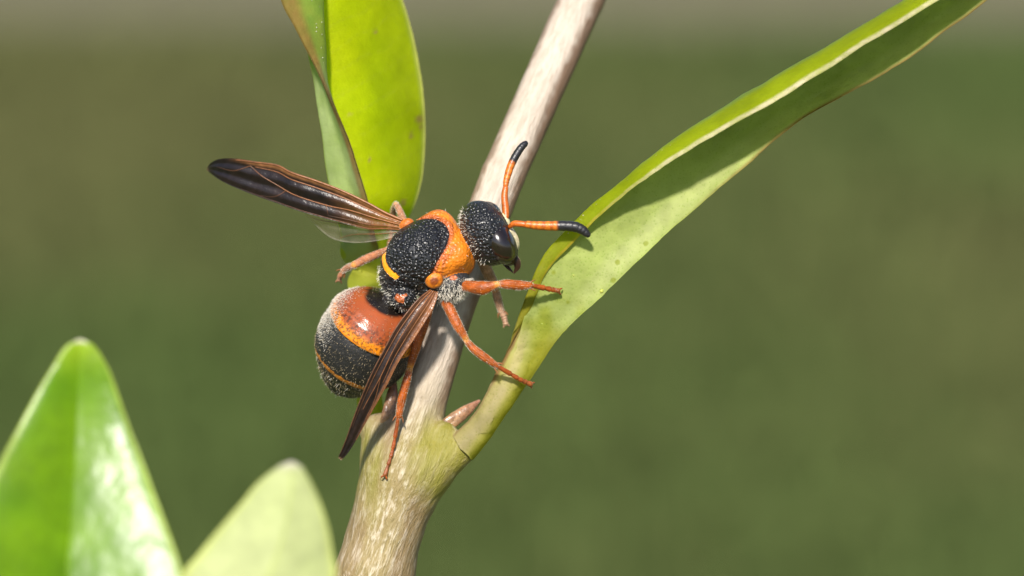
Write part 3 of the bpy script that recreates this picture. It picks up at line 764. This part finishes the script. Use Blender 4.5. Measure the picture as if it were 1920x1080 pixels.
# faint long furrows on the scutum
for l0 in (-20, 20): groove += np.exp(-((L_ - l0) / 2.2) ** 2) * smoothstep(20, -10, S_) * smoothstep(-62, -40, S_) * (H_ > 20) * 1.0
# pleural suture under the collar
pl = reg['pleu']; colr[pl] = A([0.02, 0.02, 0.022]); rgh[pl] = 0.5
sp2 = pl & (((V[:, 0] - 851) / 7) ** 2 + ((V[:, 1] - 521) / 5) ** 2 < 1); colr[sp2] = RUST
# head
hd = reg['head'] | reg['face']
pit[hd] = 0.9
cl = reg['clyp']; colr[cl] = A([0.62, 0.55, 0.32]); pit[cl] = 0.15; rgh[cl] = 0.4
cl2 = cl & (V[:, 1] > 424) & (V[:, 0] < 953 + (V[:, 1] - 424) * 0.42); colr[cl2] = A([0.012, 0.011, 0.012]); pit[cl2] = 0.8
lowface = reg['face'] & (V[:, 1] > 470); colr[lowface] = A([0.03, 0.014, 0.008]); pit[lowface] = 0.25
# abdomen
ab = reg['abdo'] | reg['peti']
tt = (V - AB_BASE) @ AB_AX / 1.05; tn = tt + 4.0 * (vnoise(V, 1 / 10, 7) - 0.5) + 3.5 * (vnoise(V, 1 / 3, 8) - 0.5)
e1_ = A([-0.49, 0.87, 0]); pe = A([0.87, 0.49, 0]); rel = V - AB_BASE; lat = rel @ pe; along = rel @ e1_
c = over(np.tile(RED, (nV, 1)), ORANGE * A([0.95, 1.05, 1]), smoothstep(44, 52, tn))
# dark oval at the front of the first segment
ov = smoothstep(1.15, 0.85, np.sqrt(((lat + 4) / 42) ** 2 + ((along - 7) / 23) ** 2) + 0.12 * (vnoise(V, 1 / 9, 2) - .5))
c = over(c, (0.008, 0.006, 0.005), ov)
k2 = tt > 65.5; c[k2] = A([0.012, 0.011, 0.011])
bnd = (tn > 142) & (tt < 152.5); c[bnd] = ORANGE * A([0.8, 0.95, 1.5])
edge6 = ((tt > 164) & (tt < 170)) | ((tt > 181) & (tt < 186)); c[edge6] = A([0.06, 0.05, 0.03])
colr[ab] = c[ab]; pit[ab] = 0.0; rgh[ab] = np.where(tt[ab] < 62, 0.24, 0.36); spk[ab] = (smoothstep(18, 40, tt) * smoothstep(65, 60, tt) * 0.75)[ab]
pit[ab & k2] = 0.12; rgh[ab & k2] = 0.55
pt = reg['peti']; colr[pt] = A([0.02, 0.015, 0.012]); pit[pt] = 0.6
# real relief: sutures, faint surface unevenness
fine = (vnoise(V, 1 / 3.2, 11) - 0.5) * 0.5 * (pit > 0.5)
Wb = Wb + Nb * ((-groove + fine + (vnoise(V, 1 / 14, 12) - 0.5) * 1.2) * K)[:, None]
body = mesh_obj("body", Wb, F4, M_BODY, wasp, {'col': colr, 'pit': pit, 'rgh': rgh, 'spk': spk})

# ---- pubescence
def hairs(mask, n, length, width, mat, lean=(0, 0, 0), parent=body, w=None, jitter=0.5):
    idx = np.nonzero(mask)[0]
    if len(idx) == 0: return
    p = None
    if w is not None: p = w[idx] / w[idx].sum()
    i = rng.choice(idx, n, p=p)
    base = Wb[i] + rng.normal(0, 0.6 * K, (n, 3)); d = Nb[i] + rng.normal(0, jitter, (n, 3)) + A(lean)[None]
    d /= np.linalg.norm(d, axis=1)[:, None]
    s = np.cross(d, rng.normal(0, 1, (n, 3))); s /= np.linalg.norm(s, axis=1)[:, None]
    ln = length * K * rng.uniform(0.5, 1.2, n)[:, None]; wd = width * K
    v0 = base - s * wd - d * ln * 0.1; v1 = base + s * wd - d * ln * 0.1; v2 = base + d * ln
    bend = np.cross(d, s) * ln * 0.12
    V_ = np.stack([v0, v1, base + d * ln * .55 + bend + s * wd * .6, base + d * ln * .55 + bend - s * wd * .6, v2], 1).reshape(-1, 3)
    j = np.arange(n)[:, None] * 5
    F_ = np.concatenate([j + [0, 1, 2], j + [0, 2, 3], j + [3, 2, 4]])
    o_ = mesh_obj("hair", V_, F_, mat, parent); o_['kind'] = 'stuff'; return o_
back = A(-fv[0] * RIGHT + fv[1] * UP)      # towards the tail
hairs(reg['pleu'] & (V[:, 0] > 822) & (V[:, 1] > 522), 1500, 9, 0.55, M_HAIR, -UP * 0.5)
hairs(th_mask & (H_ > -30), 160, 5, 0.32, M_HAIR, back * 0.4)
hairs(reg['prop'] | reg['peti'], 420, 7, 0.45, M_HAIR, back * 0.3)
hairs((reg['head']) & ((V - HC) @ HA[1] < -24), 260, 7, 0.4, M_HAIR, back * 0.5)
hairs(hd & (V[:, 2] > -30), 120, 4, 0.35, M_HAIR)
left_flank = -lat
wl = smoothstep(48, 90, left_flank) * smoothstep(135, 80, tt)
hairs(reg['abdo'] & (wl > 0.02) & (tt < 120), 8000, 3.6, 0.26, M_HAIR, AB_AX[0] * RIGHT * 0.8 - AB_AX[1] * UP * 0.8, w=wl + 1e-4, jitter=0.35)
hairs(reg['abdo'] & (tt > 60), 4200, 3.2, 0.36, M_HAIR_G, (AB_AX[0] * RIGHT - AB_AX[1] * UP) * 1.3, jitter=0.35)
hairs(reg['abdo'] & (tt > 150), 240, 6, 0.3, M_HAIR, (AB_AX[0] * RIGHT - AB_AX[1] * UP) * 1.2, jitter=0.3)
hairs(reg['abdo'] & (tt < 66), 700, 5, 0.35, M_HAIR_G, (AB_AX[0] * RIGHT - AB_AX[1] * UP) * 1.0)

# ---- compound eye, jaws, wing-root plate
def solid_ellipsoid(name, c, ax3, semi, mat, parent, at=None, label=None, nu=40, nv=26, shape=None):
    th_ = np.linspace(0, 2 * np.pi, nu, endpoint=False); ph = np.linspace(-np.pi / 2, np.pi / 2, nv)
    L = np.stack([np.cos(ph)[:, None] * np.cos(th_), np.cos(ph)[:, None] * np.sin(th_), np.sin(ph)[:, None] * np.ones(nu)], -1).reshape(-1, 3)
    if shape is not None: L = shape(L)
    P = A(c) + (L * A(semi)) @ A(ax3)
    Fq = np.array([(i * nu + j, i * nu + (j + 1) % nu, (i + 1) * nu + (j + 1) % nu, (i + 1) * nu + j) for i in range(nv - 1) for j in range(nu)])
    W_ = O(P); cc = W_.mean(0); k = len(Fq) // 2; q = W_[Fq[k]]
    if np.cross(q[1] - q[0], q[2] - q[0]) @ (q.mean(0) - cc) < 0: Fq = Fq[:, ::-1].copy()
    attrs = {} if at is None else at(P, L)
    return mesh_obj(name, W_, Fq, mat, parent, attrs, label=label)
EA = axes((0.50, 0.86, 0.02))
def bean(L):
    L = L.copy(); L[:, 1] += 0.16 * (L[:, 0] ** 2 - 0.4) * -1; return L
solid_ellipsoid("compound_eye", (937, 456, 20), EA, (43, 29, 44), M_EYE, wasp)
solid_ellipsoid("clypeus", (958, 446, -4), axes((0.42, 0.9, 0)), (27, 13, 26), M_LEG, wasp, lambda P, L: {"col": np.tile(A([0.66, 0.58, 0.36]), (len(P), 1))})
solid_ellipsoid("compound_eye", HC - HA[0] * 30 + HA[1] * 12 + A([0, 0, -34]), HA, (28, 27, 30), M_EYE, wasp)
def disccol(P, L):
    q = np.sqrt(L[:, 0] ** 2 + L[:, 1] ** 2); c = over(np.tile(A([0.22, 0.05, 0.008]), (len(P), 1)), (0.60, 0.17, 0.008), smoothstep(0.35, 0.6, q)); return {'col': over(c, (0.25, 0.06, 0.01), smoothstep(0.85, 0.97, q))}
def flatcol(c): return lambda P, L: {'col': np.tile(A(c), (len(P), 1)) * (0.75 + 0.5 * vnoise(P, 1 / 5, 2))[:, None]}
solid_ellipsoid("tegula", (815, 525, 40), axes((0.8, -0.45, 0.1), (-.1, .3, 1)), (18, 16, 12), M_LEG, wasp, disccol)
solid_ellipsoid("tegula", (762, 421, -8), axes((0.8, -0.45, 0.1)), (15, 11, 11), M_LEG, wasp, flatcol((0.50, 0.13, 0.015)))
for path, rad in (([(958, 480, 14), (968, 490, 12), (970, 501, 8), (964, 512, 4)], [9, 8, 6, 1.5]), ([(944, 488, -14), (949, 497, -12), (955, 504, -10), (962, 511, -8)], [6, 4, 3, 1])):
    v, f, t = tube(path, rad, 10, 16, flat=0.7, proj=O); mesh_obj("mandible", v, f, M_LEG, wasp, {'col': lerp3((0.008, 0.005, 0.004), (0.05, 0.018, 0.009), t)})

# ---- antennae: scape, pedicel, ringed flagellum
def antenna(scape, flag, r_s, r_f, ncol, label):
    v, f, t = tube(scape, r_s, 12, 22, proj=O)
    a = mesh_obj("antenna", v, f, M_ANT, wasp, {'col': np.tile(A([0.46, 0.10, 0.008]), (len(v), 1))}, label=label)
    n = 110; P = cat(flag, n); tt_ = np.linspace(0, 1, n); R = np.interp(tt_, np.linspace(0, 1, len(r_f)), r_f)
    R = R * (1 - 0.05 * np.abs(np.cos(tt_ * 11 * np.pi)) ** 8)
    v, f, t = tube(P, R, 14, proj=O, interp=False)
    c = over(lerp3((0.42, 0.085, 0.008), (0.56, 0.15, 0.010), np.abs(np.sin(t * 11 * np.pi))), (0.016, 0.015, 0.018), smoothstep(ncol - .03, ncol + .03, t))
    mesh_obj("flagellum", v, f, M_ANT, a, {'col': c}); return a
antenna([(949, 408, 8), (948, 392, 2), (946, 368, -6), (948, 352, -10)], [(948, 349, -12), (950, 336, -16), (957, 312, -24), (966, 293, -30), (977, 276, -34), (985, 268, -38)], [5.5, 7, 6.5, 5.5], [5, 6, 7, 7.5, 7.5, 7, 6], 0.48, "upright antenna in front of the upper stem")
antenna([(956, 425, 18), (964, 420, 24), (974, 420, 28), (984, 421, 30)], [(986, 421, 30), (1004, 423, 32), (1030, 424, 34), (1055, 424, 36), (1078, 426, 36), (1092, 432, 36), (1101, 440, 36)], [4.5, 6, 6, 6], [6.8, 8, 9, 9.6, 10, 9.2, 6.5], 0.43, "antenna stretched towards the right leaf")

# ---- legs: femur > tibia, tarsus (with claws)
def leg(fem, rf, tib, rt, tar, rtar, label, pale=0.0, dark=1.0):
    ORG = A([0.34, 0.072, 0.005]) * dark
    def c_of(v, t, base, tipc=None):
        c = np.tile(base, (len(v), 1)) * (0.75 + 0.5 * vnoise(v, 25, 4))[:, None]
        if tipc is not None: c = over(c, tipc, smoothstep(0.5, 1, t) * 0.6)
        return over(c, (0.50, 0.40, 0.28), np.full(len(v), pale))
    def knee(c, t): return over(c, (0.62, 0.26, 0.04), np.maximum(smoothstep(0.9, 0.99, t), 0) * 0.8)
    v, f, t = tube(fem, rf, 14, 30, flat=0.85); lg = mesh_obj("leg", v, f, M_LEG, wasp, {'col': knee(c_of(v, t, ORG), t)}, label=label)
    LV_, LN = [v], []
    v2, f2, t2 = tube(tib, rt, 12, 30, flat=0.85); mesh_obj("tibia", v2, f2, M_LEG, lg, {'col': knee(c_of(v2, t2, ORG * 1.0), 1 - t2)})
    kn = A(tib[-1]); dd = kn - A(tib[-2]); dd /= np.linalg.norm(dd); sd_ = np.cross(dd, [0, 0, 1.0]); sd_ /= np.linalg.norm(sd_) + 1e-9
    sp = join([tube([kn - dd * 2 + sd_ * sg * 3, kn + dd * 5 + sd_ * sg * 8, kn + dd * 11 + sd_ * sg * 10], [1.8, 1.3, .4], 6, 8) for sg in (-1, 1)])
    mesh_obj("spur", sp[0], sp[1], M_LEG, lg, {'col': np.tile(A([.30, .10, .03]), (len(sp[0]), 1))})
    n = 60; P = cat(tar, n); tq = np.linspace(0, 1, n); R = np.interp(tq, np.linspace(0, 1, len(rtar)), rtar)
    s5 = np.array([0, .42, .6, .74, .86, 1.0001]); ph = np.array([(q - s5[np.searchsorted(s5, q, 'right') - 1]) / (s5[np.searchsorted(s5, q, 'right')] - s5[np.searchsorted(s5, q, 'right') - 1]) for q in np.minimum(tq, .9999)])
    R = R * (0.72 + 0.42 * ph)
    pa = [tube(P, R, 10, interp=False)]
    d = P[-1] - P[-4]; d /= np.linalg.norm(d); sd = np.cross(d, [0, 0, 1.0]); sd /= np.linalg.norm(sd) + 1e-9
    for sg in (-1, 1):
        pa.append(tube([P[-1], P[-1] + d * 6 + sd * sg * 5, P[-1] + d * 9 + sd * sg * 5 + A([0, 0, -6])], [2.2, 1.6, .5], 6, 10))
    v3, f3, t3 = join(pa)
    mesh_obj("tarsus", v3, f3, M_LEG, lg, {'col': c_of(v3, t3, ORG * A([.8, .75, .9]), (0.20, 0.07, 0.02))})
    # pale pile along the edges
    allv = np.concatenate([v, v2]); cen = np.concatenate([np.repeat(v.mean(0)[None], len(v), 0), np.repeat(v2.mean(0)[None], len(v2), 0)])
    n = 1100; i = rng.integers(0, len(allv), n)
    # outward direction from the local axis
    segs = [(Q(cat(fem, 20))), (Q(cat(tib, 20)))]; axp = np.concatenate(segs)
    near = axp[np.argmin(((allv[i][:, None] - axp[None]) ** 2).sum(-1), 1)]
    d_ = allv[i] - near; d_ /= np.linalg.norm(d_, axis=1)[:, None] + 1e-9
    along_ = (axp[-1] - axp[0]); along_ /= np.linalg.norm(along_)
    d_ = d_ * 0.6 + along_ * 0.6 + rng.normal(0, .25, (n, 3)); d_ /= np.linalg.norm(d_, axis=1)[:, None]
    s_ = np.cross(d_, rng.normal(0, 1, (n, 3))); s_ /= np.linalg.norm(s_, axis=1)[:, None]
    ln = K * rng.uniform(1.6, 3.6, n)[:, None]
    Vh = np.stack([allv[i] - s_ * .28 * K, allv[i] + s_ * .28 * K, allv[i] + d_ * ln], 1).reshape(-1, 3)
    oh = mesh_obj("hair", Vh, np.arange(3 * n).reshape(-1, 3), M_HAIR, lg); oh['kind'] = 'stuff'
    return lg
leg([(862, 536, 14), (880, 537, 36), (905, 540, 48), (934, 533, 56)], [11, 11, 13.5, 6], [(934, 533, 56), (950, 533, 52), (975, 535, 44), (994, 535, 38)], [6, 9, 9.5, 6], [(994, 535, 38), (1015, 539, 24), (1035, 543, 12), (1046, 545, 6)], [5.5, 5, 5, 4.5], "front leg reaching out to the right leaf")
leg([(828, 558, 0), (842, 578, 16), (858, 610, 24), (874, 636, 22)], [8, 10, 9.5, 6], [(874, 638, 22), (888, 654, 22), (910, 671, 20), (930, 685, 16)], [5.5, 7.5, 8, 5.5], [(930, 685, 16), (952, 698, 8), (974, 711, -2), (994, 720, -16)], [5, 4.5, 4.5, 5], "middle leg gripping the yellow leaf stalk")
leg([(805, 570, -20), (796, 600, -14), (780, 650, -16), (768, 690, -18)], [9, 11, 9.5, 6], [(768, 692, -18), (762, 715, -16), (753, 750, -18), (748, 780, -20)], [6, 8, 8, 6], [(747, 782, -20), (742, 812, -22), (735, 848, -20), (722, 890, -14)], [4.5, 3.8, 3.5, 4], "hind leg standing on the lower stem")
leg([(900, 478, -45), (912, 505, -70), (922, 526, -88), (929, 545, -100)], [10, 11, 10, 7], [(929, 545, -100), (932, 556, -104), (936, 572, -108), (940, 584, -110)], [7, 8, 7, 6], [(940, 584, -110), (943, 590, -112), (946, 598, -114), (948, 606, -116)], [6, 6, 5.5, 5], "blurred pale front leg behind the head", pale=0.45)
leg([(765, 432, -40), (755, 410, -80), (748, 392, -100), (742, 383, -110)], [7, 7, 6, 5], [(742, 383, -110), (738, 395, -140), (736, 415, -170), (735, 430, -190)], [5, 6, 6, 5], [(735, 430, -190), (733, 445, -200), (730, 455, -205), (728, 465, -208)], [4, 4, 4, 4], "middle leg half hidden behind the upper wing", pale=0.35)
leg([(740, 466, -30), (724, 470, -50), (690, 484, -72), (664, 497, -84)], [6, 6.5, 8, 7], [(664, 497, -84), (656, 500, -92), (648, 504, -100), (643, 509, -106)], [6, 6, 5.5, 5], [(643, 509, -106), (639, 515, -112), (637, 519, -116), (636, 524, -120)], [5, 5, 4.5, 4], "hind leg stretched over the base of the lime leaf", pale=0.25)

# ---- wings: pleated membranes with raised veins
def wing(A_edge, B_edge, zline, nl, na, colour, alpha, pleats, label, veins, thick=0.7, parent=None, name="wing", amp=4.0):
    a = cat(A_edge, nl); b_ = cat(B_edge, nl); z = np.interp(np.linspace(0, 1, nl), np.linspace(0, 1, len(zline)), zline)
    u = np.linspace(0, 1, na); P = a[:, None] * (1 - u)[None, :, None] + b_[:, None] * u[None, :, None]
    wid = np.linalg.norm(b_ - a, axis=1)
    zz = z[:, None] + np.minimum(wid / 60, 1)[:, None] * amp * (np.cos(u * pleats * 2 * np.pi) * 0.5 + 1.2 * np.cos(u * np.pi))[None]
    G = np.concatenate([P, zz[:, :, None]], 2)
    Wm = Q(G); N_ = np.cross(np.gradient(Wm, axis=1), np.gradient(Wm, axis=0)); N_ /= np.linalg.norm(N_, axis=2)[:, :, None] + 1e-12
    if N_.mean((0, 1)) @ TOW < 0: N_ = -N_
    n = nl * na; idx = np.arange(n).reshape(nl, na)
    V_ = np.concatenate([(Wm + N_ * thick * K).reshape(-1, 3), (Wm - N_ * thick * K).reshape(-1, 3)])
    q = np.stack([idx[:-1, :-1], idx[:-1, 1:], idx[1:, 1:], idx[1:, :-1]], -1).reshape(-1, 4)
    t0 = V_[q[0]]
    if np.cross(t0[1] - t0[0], t0[2] - t0[0]) @ N_[0, 0] < 0: q = q[:, ::-1]
    rims = []
    for s, e in ((idx[:-1, 0], idx[1:, 0]), (idx[1:, -1], idx[:-1, -1]), (idx[0, 1:], idx[0, :-1]), (idx[-1, :-1], idx[-1, 1:])): rims.append(np.stack([s, e, e + n, s + n], 1))
    Fq = np.concatenate([q, q[:, ::-1] + n] + rims)
    uu = np.tile(np.tile(u, nl), 2); vv = np.tile(np.repeat(np.linspace(0, 1, nl), na), 2)
    o = mesh_obj(name, V_, Fq, M_WING, parent or wasp, {'col': colour(uu, vv, np.concatenate([G.reshape(-1, 3)] * 2)), 'alp': alpha(uu, vv)}, label=label)
    for uv, r0, r1, c0, c1 in veins:
        uv = cat(uv, 50); fi = np.clip(uv[:, 1], 0, 1) * (nl - 1); fj = np.clip(uv[:, 0], 0, 1) * (na - 1)
        i0 = np.minimum(fi.astype(int), nl - 2); j0 = np.minimum(fj.astype(int), na - 2); a1 = (fi - i0)[:, None]; a2 = (fj - j0)[:, None]
        pp = (G[i0, j0] * (1 - a1) + G[i0 + 1, j0] * a1) * (1 - a2) + (G[i0, j0 + 1] * (1 - a1) + G[i0 + 1, j0 + 1] * a1) * a2
        pp[:, 2] += 0.8
        v, f, t = tube(pp, np.linspace(r0, r1, 50) * 0.6, 8, interp=False)
        mesh_obj("vein", v, f, M_VEIN, o, {'col': lerp3(c0, c1, t)})
    return o
BR = (0.15, 0.058, 0.022); DK = (0.035, 0.016, 0.010); OR = (0.25, 0.088, 0.022)
def wcol_l(u, v, P):
    c = lerp3((0.009, 0.007, 0.009), (0.020, 0.011, 0.009), vnoise(P, 1 / 20, 3))
    c = over(c, (0.30, 0.12, 0.035), smoothstep(0.36, 0.05, v) * 0.9); c = over(c, (0.34, 0.15, 0.06), smoothstep(0.16, 0.04, u) * smoothstep(0.78, 0.6, v))
    return over(c, (0.20, 0.12, 0.07), smoothstep(0.95, 1.0, v))
wing([(754, 412), (722, 398), (690, 380), (640, 356), (590, 337), (545, 322), (520, 309), (480, 303), (440, 297), (412, 298), (395, 306), (388, 316)],
     [(752, 432), (722, 430), (690, 430), (650, 420), (605, 408), (560, 395), (520, 381), (480, 367), (440, 351), (412, 337), (397, 326), (389, 320)],
     [-8, -22, -38, -58, -82, -110, -140, -170], 130, 40, wcol_l, lambda u, v: 0.97 - 0.45 * smoothstep(0.35, 0.08, v) * smoothstep(0.2, 0.5, u) - 0.3 * smoothstep(0.95, 1, v), 2.5,
     "dark wing spread to the upper left",
     [([(0.02, 0), (0.02, .3), (0.02, .6), (0.05, .72)], 4, 2.5, OR, BR), ([(0.25, 0), (0.22, .3), (0.2, .5), (0.16, .64)], 2.6, 1.6, OR, BR), ([(.5, 0), (.5, .2), (.62, .34), (.58, .5), (.42, .6), (.16, .66)], 2.4, 1.2, OR, BR),
      ([(.75, 0), (.82, .2), (.9, .34)], 2.2, 1.2, OR, DK), ([(.62, .34), (.9, .34)], 1.3, 1.0, BR, DK), ([(.16, .66), (.45, .74), (.4, .84)], 1.4, .9, BR, DK), ([(.58, .5), (.86, .56), (.95, .62)], 1.2, .8, BR, DK), ([(.95, 0), (.97, .3), (.97, .7)], 1.6, 1.0, OR, DK)])
wing([(752, 428), (700, 425), (650, 415), (600, 404), (572, 400)], [(750, 442), (705, 452), (660, 455), (618, 444), (574, 404)], [-14, -34, -56, -80, -100], 60, 24,
     lambda u, v, P: np.tile(A([0.45, 0.40, 0.34]), (len(u), 1)), lambda u, v: 0.06 + 0.22 * smoothstep(.93, 1, u) + 0.25 * smoothstep(0.25, 0.0, v), 2,
     "clear hind wing below the upper left wing", [([(.1, 0), (.15, .5), (.3, .9)], 1.3, .7, OR, BR), ([(.5, 0), (.55, .4), (.85, .62)], 1.2, .6, OR, BR)], name="hind_wing", amp=3)
def wcol_r(u, v, P):
    c = lerp3((0.012, 0.008, 0.009), (0.030, 0.015, 0.012), vnoise(P, 1 / 18, 5))
    c = over(c, (0.24, 0.09, 0.03), smoothstep(0.42, 0.08, v) * (0.35 + 0.65 * smoothstep(0.3, 0.9, u)))
    c = over(c, (0.28, 0.11, 0.04), smoothstep(0.78, 0.95, u) * smoothstep(0.85, 0.5, v) * 0.8)
    return over(c, (0.22, 0.14, 0.08), smoothstep(0.96, 1.0, v))
wing([(806, 544), (785, 560), (764, 584), (741, 616), (720, 655), (698, 697), (680, 738), (664, 780), (650, 820), (640, 845), (634, 858)],
     [(822, 548), (813, 576), (797, 604), (774, 640), (748, 678), (730, 714), (709, 752), (689, 787), (668, 825), (652, 850), (640, 863)],
     [44, 56, 58, 58, 54, 46, 34, 20, 8, 0], 130, 40, wcol_r, lambda u, v: 0.98 - 0.25 * smoothstep(.8, 1, u) * smoothstep(.35, .6, v) - 0.2 * smoothstep(0.96, 1, v), 2.0,
     "dark wing folded down across the abdomen",
     [([(.02, 0), (.02, .4), (.02, .8), (.04, .97)], 2.6, 1.6, BR, DK), ([(.2, 0), (.2, .4), (.16, .75)], 2, 1.2, OR, DK), ([(.42, 0), (.42, .3), (.5, .5), (.4, .66)], 1.8, 1.1, OR, BR), ([(.62, 0), (.65, .3), (.75, .52)], 1.7, 1.0, OR, BR),
      ([(.85, 0), (.88, .3), (.92, .62)], 1.9, 1.0, OR, BR), ([(.5, .5), (.78, .6), (.85, .7)], 1.2, .8, BR, BR), ([(.98, .02), (.98, .4), (.98, .8)], 1.8, 1.1, OR, BR)])
